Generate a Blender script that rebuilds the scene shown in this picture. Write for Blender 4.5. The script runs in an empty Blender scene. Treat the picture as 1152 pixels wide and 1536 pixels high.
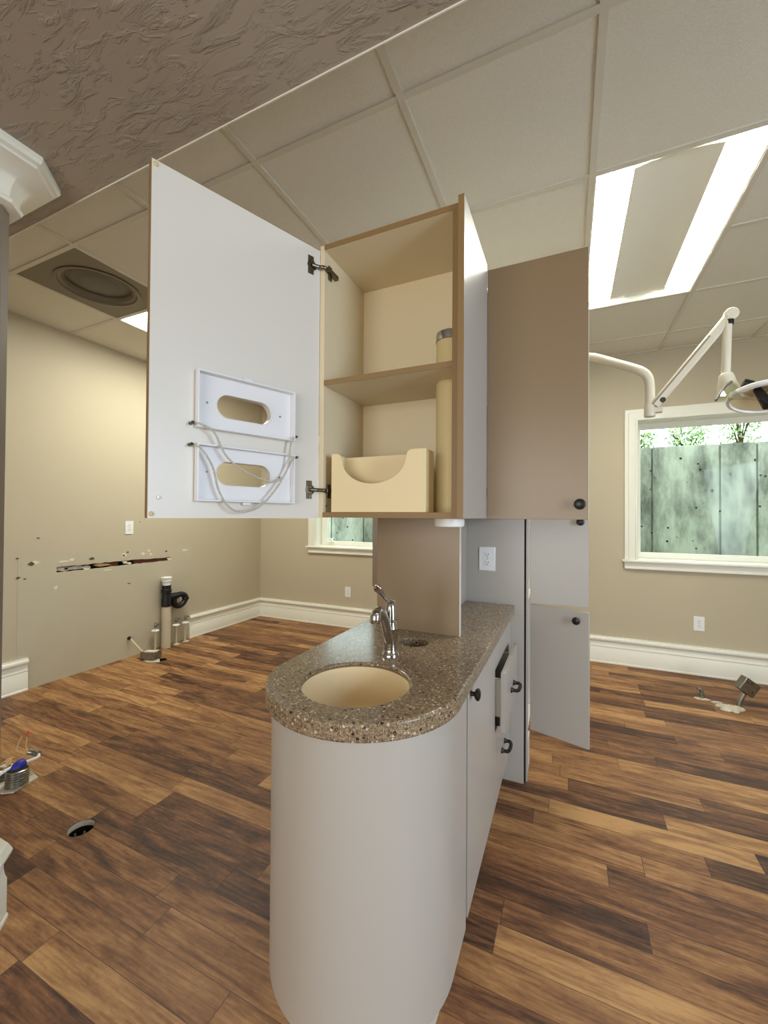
import bpy, bmesh, math, random
from mathutils import Vector, Matrix
random.seed(7)
S = bpy.context.scene
PI = math.pi

# ---------------------------------------------------------------- camera
cam_d = bpy.data.cameras.new('camera'); cam = bpy.data.objects.new('camera', cam_d)
S.collection.objects.link(cam); S.camera = cam
cam_d.sensor_fit = 'HORIZONTAL'; cam_d.sensor_width = 36; cam_d.lens = 609.97 / 1152 * 36
cam_d.clip_start = .02
_y, _p, _r = math.radians(24.360), math.radians(.6184), math.radians(.3670)
_F = Vector((-math.sin(_y)*math.cos(_p), math.cos(_y)*math.cos(_p), math.sin(_p)))
_R = Vector((math.cos(_y), math.sin(_y), 0)); _U = _R.cross(_F)
_R2 = _R*math.cos(_r) + _U*math.sin(_r); _U2 = -_R*math.sin(_r) + _U*math.cos(_r)
cam.matrix_world = Matrix(((_R2.x, _U2.x, -_F.x, 0), (_R2.y, _U2.y, -_F.y, 0), (_R2.z, _U2.z, -_F.z, 1.37), (0, 0, 0, 1)))

# ---------------------------------------------------------------- world, lights, exposure
W = bpy.data.worlds.new('world'); S.world = W; W.use_nodes = True
bg = W.node_tree.nodes['Background']; bg.inputs[0].default_value = (.86, .95, 1.0, 1); bg.inputs[1].default_value = 2.3
S.view_settings.view_transform = 'Standard'; S.view_settings.look = 'None'
S.view_settings.gamma = 1; S.view_settings.use_curve_mapping = False
S.view_settings.exposure = 1.15
TUBE = 15.0          # fluorescent diffusers
def area(name, loc, target, sx, sy, power, col):
    d = bpy.data.lights.new(name, 'AREA'); d.shape = 'RECTANGLE'; d.size = sx; d.size_y = sy; d.energy = power; d.color = col
    o = bpy.data.objects.new(name, d); S.collection.objects.link(o); o.location = loc
    o.rotation_euler = (Vector(target) - Vector(loc)).to_track_quat('-Z', 'Y').to_euler()
    return o
area('added_daylight_back', (-.6, -3.08, 1.45), (-.6, 0, 1.25), 3.0, 1.9, 38, (1.0, 1.0, .95))  # added area lamp for daylight from behind the camera; its window is assumed
area('added_daylight_side', (2.72, .1, 1.35), (-.3, 1.2, .8), 1.3, 1.9, 50, (.66, .82, 1.0))  # added cool area lamp from the right; its window is unseen and assumed

# ---------------------------------------------------------------- materials
def lin(c):
    return tuple(((v/255)/12.92 if v/255 <= .04045 else ((v/255+.055)/1.055)**2.4) for v in c) + (1,)
def mat(name, rgb, rough=.5, metal=0, spec=.5, bump=0, bscale=60, var=0, vscale=4, coat=0, emit=0):
    m = bpy.data.materials.new(name); m.use_nodes = True; nt = m.node_tree; b = nt.nodes['Principled BSDF']
    b.inputs['Base Color'].default_value = lin(rgb); b.inputs['Roughness'].default_value = rough
    b.inputs['Metallic'].default_value = metal; b.inputs['Specular IOR Level'].default_value = spec
    if coat: b.inputs['Coat Weight'].default_value = coat; b.inputs['Coat Roughness'].default_value = .08
    if emit:
        b.inputs['Emission Color'].default_value = lin(rgb); b.inputs['Emission Strength'].default_value = emit
    if bump or var:
        tc = nt.nodes.new('ShaderNodeTexCoord')
    if bump:
        n = nt.nodes.new('ShaderNodeTexNoise'); n.inputs['Scale'].default_value = bscale; n.inputs['Detail'].default_value = 4
        bp = nt.nodes.new('ShaderNodeBump'); bp.inputs['Strength'].default_value = bump; bp.inputs['Distance'].default_value = .004
        nt.links.new(tc.outputs['Object'], n.inputs['Vector']); nt.links.new(n.outputs[0], bp.inputs['Height']); nt.links.new(bp.outputs[0], b.inputs['Normal'])
    if var:
        n = nt.nodes.new('ShaderNodeTexNoise'); n.inputs['Scale'].default_value = vscale; n.inputs['Detail'].default_value = 5
        r = nt.nodes.new('ShaderNodeValToRGB'); c = lin(rgb)
        r.color_ramp.elements[0].position = .3; r.color_ramp.elements[1].position = .7
        r.color_ramp.elements[0].color = tuple(v*(1-var) for v in c[:3]) + (1,); r.color_ramp.elements[1].color = tuple(min(1, v*(1+var)) for v in c[:3]) + (1,)
        nt.links.new(tc.outputs['Object'], n.inputs['Vector']); nt.links.new(n.outputs[0], r.inputs[0]); nt.links.new(r.outputs[0], b.inputs['Base Color'])
    return m

M = {}
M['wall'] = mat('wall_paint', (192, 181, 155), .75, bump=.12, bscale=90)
M['patch'] = mat('bare_wall_patch', (192, 183, 159), .8, bump=.1, bscale=40, var=.03, vscale=3)
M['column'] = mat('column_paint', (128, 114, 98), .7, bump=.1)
M['white'] = mat('white_trim_paint', (238, 236, 222), .4)
M['tile'] = mat('ceiling_tile', (226, 222, 208), .9, bump=.5, bscale=260, var=.05, vscale=160)
M['tbar'] = mat('ceiling_grid_metal', (214, 208, 192), .5)
M['laminate'] = mat('greige_laminate', (183, 176, 167), .32, bump=.02, bscale=300)
M['laminate_shaded'] = mat('shaded_greige_laminate', (140, 117, 88), .3)  # greige laminate again, with the shade on these faces put into its colour
M['melamine'] = mat('white_melamine', (220, 215, 205), .35)
M['almond'] = mat('almond_melamine', (220, 204, 170), .45)
M['edge'] = mat('brown_edge_band', (140, 110, 68), .5)
M['tray'] = mat('cream_plastic', (234, 212, 166), .45)
M['tube'] = mat('cream_tube', (206, 186, 136), .5)
M['chrome'] = mat('chrome', (198, 198, 200), .08, metal=1)
M['nickel'] = mat('hinge_nickel', (120, 110, 96), .3, metal=1)
M['steel'] = mat('galvanised_steel', (150, 150, 140), .35, metal=1, var=.2, vscale=30)
M['black'] = mat('black_metal', (18, 16, 16), .35)
M['blackplastic'] = mat('black_plastic_pipe', (8, 8, 9), .45)
M['basin'] = mat('bone_basin', (240, 219, 178), .3)
M['plastic'] = mat('white_plastic', (240, 240, 238), .35)
M['dark'] = mat('dark_cavity', (26, 20, 16), .9)
M['slotdark'] = mat('receptacle_slot', (40, 34, 30), .7)
M['holder'] = mat('white_abs_plastic', (230, 229, 230), .3)
M['cord'] = mat('elastic_cord', (196, 192, 180), .8, bump=.8, bscale=420, var=.25, vscale=260)
M['pipe'] = mat('white_pvc', (206, 196, 170), .4, var=.06, vscale=6)
M['cement'] = mat('cement_dust', (205, 196, 176), .95, bump=.6, bscale=60, var=.18, vscale=25)
M['lampbody'] = mat('lamp_enamel', (226, 218, 196), .3)
M['reflector'] = mat('lamp_reflector', (226, 214, 172), .3, metal=.45)
M['ventmetal'] = mat('vent_metal', (118, 106, 84), .5)
M['diffuser'] = mat('light_diffuser', (250, 251, 240), .4, emit=TUBE)
M['lens'] = mat('flat_light_lens', (250, 251, 240), .4, emit=9.0)
M['pan'] = mat('light_pan', (236, 234, 222), .5)
M['wood'] = mat('old_stud_wood', (96, 52, 34), .8, var=.25, vscale=20)
M['paper'] = mat('torn_paper', (170, 162, 148), .9, bump=.6, bscale=40, var=.3, vscale=30)
M['plaster'] = mat('white_plaster', (226, 216, 196), .9, bump=.5, bscale=80)
M['blue'] = mat('blue_tape', (44, 40, 150), .5)
M['red'] = mat('red_wire', (205, 78, 62), .5)
M['tan'] = mat('tan_wire', (196, 160, 112), .6)
M['bumper'] = mat('clear_bumper', (206, 190, 140), .25)
M['leafwood'] = mat('shrub_stem', (84, 66, 44), .9)

def nodes(m): return m.node_tree.nodes, m.node_tree.links
# textured drop ceiling: skip-trowel bump
m = M['soffit'] = mat('trowelled_ceiling', (168, 155, 138), .6)
n, l = nodes(m)
tc = n.new('ShaderNodeTexCoord'); mp = n.new('ShaderNodeMapping'); mp.inputs['Rotation'].default_value = (0, 0, .6); mp.inputs['Scale'].default_value = (1, 3.2, 1)
w = n.new('ShaderNodeTexNoise'); w.inputs['Scale'].default_value = 9; w.inputs['Detail'].default_value = 6; w.inputs['Roughness'].default_value = .62; w.inputs['Distortion'].default_value = .9
k = n.new('ShaderNodeTexNoise'); k.inputs['Scale'].default_value = 4
rp = n.new('ShaderNodeValToRGB'); rp.color_ramp.elements[0].position = .50; rp.color_ramp.elements[1].position = .66
mu = n.new('ShaderNodeMath'); mu.operation = 'MULTIPLY'
bp = n.new('ShaderNodeBump'); bp.inputs['Strength'].default_value = 1.0; bp.inputs['Distance'].default_value = .009
l.new(tc.outputs['Object'], mp.inputs[0]); l.new(mp.outputs[0], w.inputs['Vector']); l.new(tc.outputs['Object'], k.inputs['Vector'])
l.new(w.outputs[0], rp.inputs[0]); l.new(rp.outputs[0], mu.inputs[0]); l.new(k.outputs[0], mu.inputs[1]); l.new(mu.outputs[0], bp.inputs['Height'])
l.new(bp.outputs[0], n['Principled BSDF'].inputs['Normal'])

# speckled solid-surface counter
m = M['counter'] = mat('speckled_counter', (150, 126, 98), .2, spec=.5)
n, l = nodes(m); pb = n['Principled BSDF']
tc = n.new('ShaderNodeTexCoord')
no = n.new('ShaderNodeTexNoise'); no.inputs['Scale'].default_value = 160; no.inputs['Detail'].default_value = 3
r0 = n.new('ShaderNodeValToRGB'); r0.color_ramp.elements[0].position = .35; r0.color_ramp.elements[1].position = .66
r0.color_ramp.elements[0].color = lin((112, 92, 72)); r0.color_ramp.elements[1].color = lin((158, 138, 112))
l.new(tc.outputs['Object'], no.inputs['Vector']); l.new(no.outputs[0], r0.inputs[0])
prev = r0.outputs[0]
for sc, thr, cr, lo, hi in ((88, .34, (52, 42, 36), 0, .2), (105, .36, (204, 190, 166), .78, 1.0), (210, .4, (176, 156, 124), .0, .4), (240, .33, (40, 32, 28), .45, .62)):
    vo = n.new('ShaderNodeTexVoronoi'); vo.inputs['Scale'].default_value = sc
    l.new(tc.outputs['Object'], vo.inputs['Vector'])
    a = n.new('ShaderNodeMath'); a.operation = 'LESS_THAN'; a.inputs[1].default_value = thr; l.new(vo.outputs['Distance'], a.inputs[0])
    se = n.new('ShaderNodeSeparateColor'); l.new(vo.outputs['Color'], se.inputs[0])
    g = n.new('ShaderNodeMath'); g.operation = 'GREATER_THAN'; g.inputs[1].default_value = lo; l.new(se.outputs[0], g.inputs[0])
    h = n.new('ShaderNodeMath'); h.operation = 'LESS_THAN'; h.inputs[1].default_value = hi; l.new(se.outputs[0], h.inputs[0])
    x1 = n.new('ShaderNodeMath'); x1.operation = 'MULTIPLY'; l.new(a.outputs[0], x1.inputs[0]); l.new(g.outputs[0], x1.inputs[1])
    x2 = n.new('ShaderNodeMath'); x2.operation = 'MULTIPLY'; l.new(x1.outputs[0], x2.inputs[0]); l.new(h.outputs[0], x2.inputs[1])
    mx = n.new('ShaderNodeMix'); mx.data_type = 'RGBA'; mx.inputs[7].default_value = lin(cr)
    l.new(x2.outputs[0], mx.inputs[0]); l.new(prev, mx.inputs[6]); prev = mx.outputs[2]
l.new(prev, pb.inputs['Base Color'])

# laminate plank floor: strips run along X, each strip of random length and tone
m = M['floor'] = mat('laminate_floor', (120, 80, 50), .5, spec=.3)
n, l = nodes(m); pb = n['Principled BSDF']
def mth(op, a, b=None):
    q = n.new('ShaderNodeMath'); q.operation = op
    for i, v in enumerate((a, b)):
        if v is None: continue
        if isinstance(v, (int, float)): q.inputs[i].default_value = v
        else: l.new(v, q.inputs[i])
    return q.outputs[0]
tc = n.new('ShaderNodeTexCoord'); sx = n.new('ShaderNodeSeparateXYZ'); l.new(tc.outputs['Object'], sx.inputs[0])
X, Y = sx.outputs[0], sx.outputs[1]
yr = mth('DIVIDE', mth('ADD', Y, 10 - .887 + 0.0185), .1045)
row = mth('FLOOR', yr); fy = mth('FRACT', yr)
wr = n.new('ShaderNodeTexWhiteNoise'); wr.noise_dimensions = '1D'; l.new(row, wr.inputs['W'])
wl = n.new('ShaderNodeTexWhiteNoise'); wl.noise_dimensions = '1D'; l.new(mth('ADD', row, 77.3), wl.inputs['W'])
leng = mth('ADD', mth('MULTIPLY', wl.outputs[0], .45), .62)
xr = mth('DIVIDE', mth('ADD', mth('ADD', X, 20), mth('MULTIPLY', wr.outputs[0], 3.7)), leng)
colm = mth('FLOOR', xr); fx = mth('FRACT', xr)
cb = n.new('ShaderNodeCombineXYZ'); l.new(row, cb.inputs[0]); l.new(colm, cb.inputs[1])
wp = n.new('ShaderNodeTexWhiteNoise'); wp.noise_dimensions = '2D'; l.new(cb.outputs[0], wp.inputs['Vector'])
pv = wp.outputs[0]
def grain(sxv, syv, scale, det, dist, off):
    c = n.new('ShaderNodeCombineXYZ')
    l.new(mth('ADD', mth('MULTIPLY', X, sxv), mth('MULTIPLY', pv, off)), c.inputs[0]); l.new(mth('MULTIPLY', Y, syv), c.inputs[1]); l.new(mth('MULTIPLY', pv, 31), c.inputs[2])
    q = n.new('ShaderNodeTexNoise'); q.inputs['Scale'].default_value = scale; q.inputs['Detail'].default_value = det; q.inputs['Distortion'].default_value = dist
    l.new(c.outputs[0], q.inputs['Vector']); return q.outputs[0]
g1 = grain(1.3, 7.5, 1.6, 6, 1.7, 57)
g2 = grain(3, 50, 2.2, 6, .4, 91)
g3 = grain(22, 60, 1.6, 3, .6, 17)
tone = mth('ADD', mth('ADD', mth('MULTIPLY', pv, .60), mth('MULTIPLY', mth('SUBTRACT', g1, .5), 1.2)),
           mth('ADD', mth('MULTIPLY', mth('SUBTRACT', g2, .5), .72), mth('ADD', mth('MULTIPLY', mth('SUBTRACT', g3, .5), .38), .235)))
rp = n.new('ShaderNodeValToRGB'); e = rp.color_ramp.elements
e[0].position = 0; e[0].color = lin((56, 36, 26)); e[1].position = 1; e[1].color = lin((188, 144, 94))
for p_, c_ in ((.22, (84, 55, 38)), (.45, (122, 82, 53)), (.70, (154, 110, 70))):
    q = e.new(p_); q.color = lin(c_)
l.new(tone, rp.inputs[0])
seam = mth('MAXIMUM', mth('LESS_THAN', fy, .018), mth('LESS_THAN', mth('MULTIPLY', fx, leng), .0022))
mx = n.new('ShaderNodeMix'); mx.data_type = 'RGBA'; mx.inputs[7].default_value = lin((44, 28, 20))
l.new(mth('MULTIPLY', seam, .8), mx.inputs[0]); l.new(rp.outputs[0], mx.inputs[6]); l.new(mx.outputs[2], pb.inputs['Base Color'])
bp = n.new('ShaderNodeBump'); bp.inputs['Strength'].default_value = .12; bp.inputs['Distance'].default_value = .002
l.new(g2, bp.inputs['Height']); l.new(bp.outputs[0], pb.inputs['Normal'])

# weathered concrete
m = M['concrete'] = mat('weathered_concrete', (168, 176, 164), .9, bump=.3, bscale=30)
n, l = nodes(m); pb = n['Principled BSDF']
tc = n.new('ShaderNodeTexCoord'); mp = n.new('ShaderNodeMapping'); mp.inputs['Scale'].default_value = (1, 1, .35)
a = n.new('ShaderNodeTexNoise'); a.inputs['Scale'].default_value = 3.5; a.inputs['Detail'].default_value = 9; a.inputs['Roughness'].default_value = .7
r0 = n.new('ShaderNodeValToRGB'); r0.color_ramp.elements[0].position = .36; r0.color_ramp.elements[1].position = .62
r0.color_ramp.elements[0].color = lin((88, 93, 84)); r0.color_ramp.elements[1].color = lin((180, 187, 174))
v = n.new('ShaderNodeTexVoronoi'); v.inputs['Scale'].default_value = 9
lt = n.new('ShaderNodeMath'); lt.operation = 'LESS_THAN'; lt.inputs[1].default_value = .12
mx = n.new('ShaderNodeMix'); mx.data_type = 'RGBA'; mx.inputs[7].default_value = lin((40, 42, 38))
l.new(tc.outputs['Object'], mp.inputs[0]); l.new(mp.outputs[0], a.inputs['Vector']); l.new(tc.outputs['Object'], v.inputs['Vector'])
l.new(a.outputs[0], r0.inputs[0]); l.new(v.outputs['Distance'], lt.inputs[0]); l.new(lt.outputs[0], mx.inputs[0]); l.new(r0.outputs[0], mx.inputs[6]); l.new(mx.outputs[2], pb.inputs['Base Color'])

# leaves
m = M['leaf'] = mat('shrub_leaf', (130, 165, 92), .6, var=.35, vscale=9)
# window glass: clear pane with a mirror-like skin
def glassmat(name, tint, ior):
    m = bpy.data.materials.new(name); m.use_nodes = True; n, l = nodes(m); n.remove(n['Principled BSDF'])
    t = n.new('ShaderNodeBsdfTransparent'); t.inputs[0].default_value = tint
    g = n.new('ShaderNodeBsdfGlossy'); g.inputs['Roughness'].default_value = .01
    f = n.new('ShaderNodeFresnel'); f.inputs[0].default_value = ior
    x = n.new('ShaderNodeMixShader'); geo = n.new('ShaderNodeNewGeometry'); inv = n.new('ShaderNodeMath'); inv.operation = 'SUBTRACT'; inv.inputs[0].default_value = 1
    mu = n.new('ShaderNodeMath'); mu.operation = 'MULTIPLY'
    l.new(geo.outputs['Backfacing'], inv.inputs[1]); l.new(inv.outputs[0], mu.inputs[0]); l.new(f.outputs[0], mu.inputs[1])   # one skin reflects, the far side of the pane does not
    l.new(mu.outputs[0], x.inputs[0]); l.new(t.outputs[0], x.inputs[1]); l.new(g.outputs[0], x.inputs[2])
    l.new(x.outputs[0], n['Material Output'].inputs[0]); return m
M['glass'] = glassmat('window_glass', (.92, .96, .925, 1), 1.24)
M['shield'] = glassmat('clear_shield', (.93, .95, .90, 1), 1.45)

# ---------------------------------------------------------------- mesh helpers
ORG = {}
class MB:
    def __init__(s, mtx=None): s.b = bmesh.new(); s.m = mtx or Matrix()
    def _v(s, p): return s.b.verts.new(s.m @ Vector(p))
    def face(s, vs):
        try: return s.b.faces.new(vs)
        except ValueError: return None
    def box(s, x0, x1, y0, y1, z0, z1):
        v = [s._v((x, y, z)) for z in (z0, z1) for y in (y0, y1) for x in (x0, x1)]
        for f in ((0, 2, 3, 1), (4, 5, 7, 6), (0, 1, 5, 4), (2, 6, 7, 3), (0, 4, 6, 2), (1, 3, 7, 5)): s.face([v[i] for i in f])
        return s
    def loft(s, rings, cap=True, closed=True):
        R = [[s._v(p) for p in r] for r in rings]; k = len(R[0])
        for a, b in zip(R, R[1:]):
            for i in range(k if closed else k-1): s.face([a[i], a[(i+1) % k], b[(i+1) % k], b[i]])
        if cap and closed: s.face(R[0][::-1]); s.face(R[-1])
        return s
    def lathe(s, prof, o=(0, 0, 0), ax='z', seg=24, cap=True):
        o = Vector(o); rings = []
        if not isinstance(ax, str): q = Vector((0, 0, 1)).rotation_difference(Vector(ax))
        else: q = Vector((0, 0, 1)).rotation_difference(Vector({'x': (1, 0, 0), 'y': (0, 1, 0), 'z': (0, 0, 1), '-y': (0, -1, 0), '-x': (-1, 0, 0)}[ax]))
        for r, z in prof: rings.append([o + q @ Vector((r*math.cos(2*PI*i/seg), r*math.sin(2*PI*i/seg), z)) for i in range(seg)])
        return s.loft(rings, cap)
    def cyl(s, p0, p1, r0, r1=None, seg=16):
        p0, p1 = Vector(p0), Vector(p1); d = p1-p0
        return s.lathe(((r0, 0), (r0 if r1 is None else r1, d.length)), p0, d.normalized(), seg)
    def tube(s, pts, r, seg=10, sub=5):
        P = [Vector(p) for p in pts]
        if sub > 1 and len(P) > 2:
            Q = []
            for i in range(len(P)-1):
                a, b, c, d = P[max(i-1, 0)], P[i], P[i+1], P[min(i+2, len(P)-1)]
                for j in range(sub):
                    t = j/sub
                    Q.append(.5*((2*b) + (c-a)*t + (2*a-5*b+4*c-d)*t*t + (3*b-a-3*c+d)*t**3))
            Q.append(P[-1]); P = Q
        rr = r if callable(r) else (lambda t: r)
        T = [(P[min(i+1, len(P)-1)]-P[max(i-1, 0)]).normalized() for i in range(len(P))]
        u = T[0].orthogonal().normalized(); rings = []
        for i, p in enumerate(P):
            u = (u - T[i]*u.dot(T[i])).normalized(); v = T[i].cross(u); q = rr(i/(len(P)-1))
            rings.append([p + u*q*math.cos(2*PI*j/seg) + v*q*math.sin(2*PI*j/seg) for j in range(seg)])
        return s.loft(rings)
    def prism(s, outer, f, t0, t1, holes=()):
        """outline with holes, f(a,b,t) -> point, extruded from t0 to t1"""
        caps = []
        for t in (t0, t1):
            es = []; L = []
            for lp in [outer] + list(holes):
                vs = [s._v(f(a, b, t)) for a, b in lp]; L.append(vs)
                for i in range(len(vs)): es.append(s.b.edges.new((vs[i], vs[(i+1) % len(vs)])))
            if holes: bmesh.ops.triangle_fill(s.b, edges=es, use_beauty=True)
            else: s.face(L[0])
            caps.append(L)
        for A, B in zip(*caps):
            for i in range(len(A)): s.face([A[i], A[(i+1) % len(A)], B[(i+1) % len(A)], B[i]])
        return s
    def build(s, name, material, parent=None, bevel=0, ang=35, smooth=True):
        bmesh.ops.recalc_face_normals(s.b, faces=s.b.faces)
        me = bpy.data.meshes.new(name); o = bpy.data.objects.new(name, me); S.collection.objects.link(o)
        org = Vector((0, 0, 0))
        if parent is not None: org = ORG[parent.name]; o.parent = parent
        else:
            cs = [v.co for v in s.b.verts]
            if s.center:
                org = Vector(((min(c.x for c in cs)+max(c.x for c in cs))/2, (min(c.y for c in cs)+max(c.y for c in cs))/2, min(c.z for c in cs))); o.location = org
        bmesh.ops.translate(s.b, vec=-org, verts=s.b.verts)
        s.b.to_mesh(me); s.b.free(); ORG[o.name] = org
        me.materials.append(material)
        if smooth:
            for p in me.polygons: p.use_smooth = True
            me.set_sharp_from_angle(angle=math.radians(ang))
        if bevel:
            b = o.modifiers.new('bevel', 'BEVEL'); b.width = bevel; b.segments = 2; b.limit_method = 'ANGLE'; b.angle_limit = math.radians(40); b.harden_normals = False
        return o
    center = False
def tag(o, label=None, cat=None, group=None, kind=None):
    for k_, v_ in (('label', label), ('category', cat), ('group', group), ('kind', kind)):
        if v_: o[k_] = v_
    return o
def thing(name, loc, label, cat, group=None):
    o = bpy.data.objects.new(name, None); o.empty_display_size = .05; S.collection.objects.link(o)
    o.location = loc; ORG[o.name] = Vector(loc); return tag(o, label, cat, group)
def box(name, b, m, parent=None, bevel=.0015): return MB().box(*b).build(name, m, parent, bevel)
def rect(a0, a1, b0, b1): return [(a0, b0), (a1, b0), (a1, b1), (a0, b1)]
def circ(a, b, r, k=32, ry=None): return [(a + r*math.cos(2*PI*i/k), b + (ry or r)*math.sin(2*PI*i/k)) for i in range(k)]
fXY = lambda a, b, t: (a, b, t)
fXZ = lambda a, b, t: (a, t, b)
fYZ = lambda a, b, t: (t, a, b)
def structure(o): o['kind'] = 'structure'; return o

# ---------------------------------------------------------------- room shell
XL, XR, YF, YB, H = -3.85, 2.8, 4.4, -3.2, 2.905
ZS, YS = 2.55, .905                                   # dropped ceiling over the front of the room
HOLE = (-1.938, 1.092)
structure(MB().prism(rect(XL, XR, YB, YF), fXY, -.02, 0, [circ(*HOLE, .052, 28), circ(-3.50, 2.66, .04, 20)]).build('floor', M['floor']))
# left wall with the slot torn through it
slot = []
ys = [1.95 + i*(3.005-1.95)/30 for i in range(31)]
for i, yv in enumerate(ys): slot.append((yv, .889 + random.uniform(-.003, .003)))
for i, yv in enumerate(reversed(ys)): slot.append((yv, .931 + random.uniform(-.004, .004) - (.006 if yv > 2.7 else 0)))
wall_left = structure(MB().prism(rect(YB, YF, 0, H), fYZ, XL-.02, XL, [slot]).build('wall_left', M['wall']))
# far wall with two window openings
WINS = {'window_1': (.585, 1.875), 'window_2': (-2.95, -1.66)}
OZ0, OZ1 = .985, 2.27
structure(MB().prism(rect(XL-.02, XR, 0, H), fXZ, YF, YF+.2, [rect(a, b, OZ0, OZ1) for a, b in WINS.values()]).build('wall_far', M['wall']))
structure(MB().prism(rect(YB, YF, 0, H), fYZ, XR, XR+.1, []).build('wall_right', M['wall']))
structure(MB().prism(rect(XL, XR, 0, H), fXZ, YB-.1, YB, []).build('wall_back', M['wall']))
# dropped ceiling in front, with its thin metal edge bead
structure(MB().box(XL, XR, YB, YS, ZS, H+.05).build('ceiling_front', M['soffit']))
tag(structure(MB().box(XL, XR, YS, YS+.003, ZS-.003, ZS+.012).build('trim_1', M['white'])), None)
# lay-in tile ceiling
GX = [XL, -3.22, -2.565, -1.905, -1.24, -.56, .097, .76, 1.42, 2.08, XR]
GY = [YS, 1.36, 2.02, 2.68, 3.34, 4.0, YF]
LIGHTS = {(1, 2), (1, 3), (6, 2), (6, 3)}; VENT = (1, 1)
c = MB()
for i in range(len(GX)-1):
    for j in range(len(GY)-1):
        if (i, j) in LIGHTS or (i, j) == VENT: continue
        c.box(GX[i], GX[i+1], GY[j], GY[j+1], H, H+.015)
structure(c.build('ceiling', M['tile'], smooth=False))
c = MB()
for gx in GX[1:-1]: c.box(gx-.013, gx+.013, YS+.003, YF, H-.007, H)
for gy in GY[1:-1]:
    for i in range(len(GX)-1):
        if gy == 2.68 and (i, 2) in LIGHTS: continue
        c.box(GX[i]+.013*(i > 0), GX[i+1]-.013*(i < len(GX)-2), gy-.013, gy+.013, H-.0065, H)
c.box(XL, XR, YF-.018, YF, H-.006, H); c.box(XL, XL+.018, YS+.003, YF-.018, H-.006, H)
structure(c.build('trim_2', M['tbar'], smooth=False))

# baseboards
PROF = [(0, 0), (.024, 0), (.024, .012), (.02, .016), (.02, .135), (.016, .142), (.016, .150), (.019, .155), (.012, .170), (.012, .198), (.018, .205), (.03, .214), (.033, .224), (.030, .236), (.022, .243), (.022, .250), (0, .250)]
structure(MB().prism(PROF, lambda a, b, t: (t, YF-a, b), XL, XR, []).build('baseboard_far', M['white']))
structure(MB().prism(PROF, lambda a, b, t: (XL+a, t, b), YB, 1.757, []).build('baseboard_left_front', M['white']))
structure(MB().prism(PROF, lambda a, b, t: (XL+a, t, b), 3.244, YF, []).build('baseboard_left', M['white']))
structure(MB().prism(PROF, lambda a, b, t: (XR-a, t, b), YB, YF-.033, []).build('baseboard_right', M['white']))

# windows
for nm, (a, b) in WINS.items():
    q = MB()
    for w0, w1, yy0, yy1 in ((0, .105, YF-.022, YF), (0, .075, YF-.030, YF-.022), (0, .020, YF-.036, YF-.030)):
        q.prism([(a-w1, OZ0), (a-w1, OZ1+w1), (b+w1, OZ1+w1), (b+w1, OZ0), (b-w0, OZ0), (b-w0, OZ1-w0), (a+w0, OZ1-w0), (a+w0, OZ0)], fXZ, yy0, yy1)
    fr = structure(q.build(nm, M['white'], bevel=.003))
    MB().prism(rect(a, b, OZ0, OZ1), fXZ, YF, YF+.135, [rect(a+.006, b-.006, OZ0+.006, OZ1-.006)]).build('jamb', M['white'], fr)
    lw = .042 if nm == 'window_1' else .082
    MB().prism(rect(a+.006, b-.006, OZ0+.006, OZ1-.006), fXZ, YF+.125, YF+.175, [rect(a+lw, b-lw, 1.045, 2.213)]).build('sash', M['white'], fr, bevel=.003)
    MB().box(a+lw, b-lw, YF+.147, YF+.153, 1.045, 2.213).build('pane', M['glass'], fr)
    MB().box(a-.125, b+.125, YF-.055, YF+.12, OZ0-.022, OZ0).build('stool', M['white'], fr, bevel=.006)
    q = MB().box(a-.105, b+.105, YF-.022, YF, OZ0-.085, OZ0-.022); q.box(a-.105, b+.105, YF-.03, YF-.022, OZ0-.085, OZ0-.068)
    q.build('apron', M['white'], fr, bevel=.002)
    if nm == 'window_2':
        q = MB().box(-2.845, -2.76, YF+.09, YF+.125, 1.035, 1.047); q.box(-2.785, -2.765, YF+.09, YF+.12, 1.047, 1.085); q.box(-2.84, -2.765, YF+.1, YF+.112, 1.078, 1.086)
        q.build('latch', M['plastic'], fr, bevel=.002)

structure(MB().prism(rect(-2.2, 1.0, .4, 2.5), fXZ, YB, YB+.03, [rect(-2.1, .9, .5, 2.4)]).build('added_frame_back', M['white']))  # made-up window frame, added around the back area lamp
structure(MB().prism(rect(-.65, .85, .3, 2.4), fYZ, XR-.03, XR, [rect(-.55, .75, .4, 2.3)]).build('added_frame_side', M['white']))  # made-up window frame, added around the side area lamp

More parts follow.
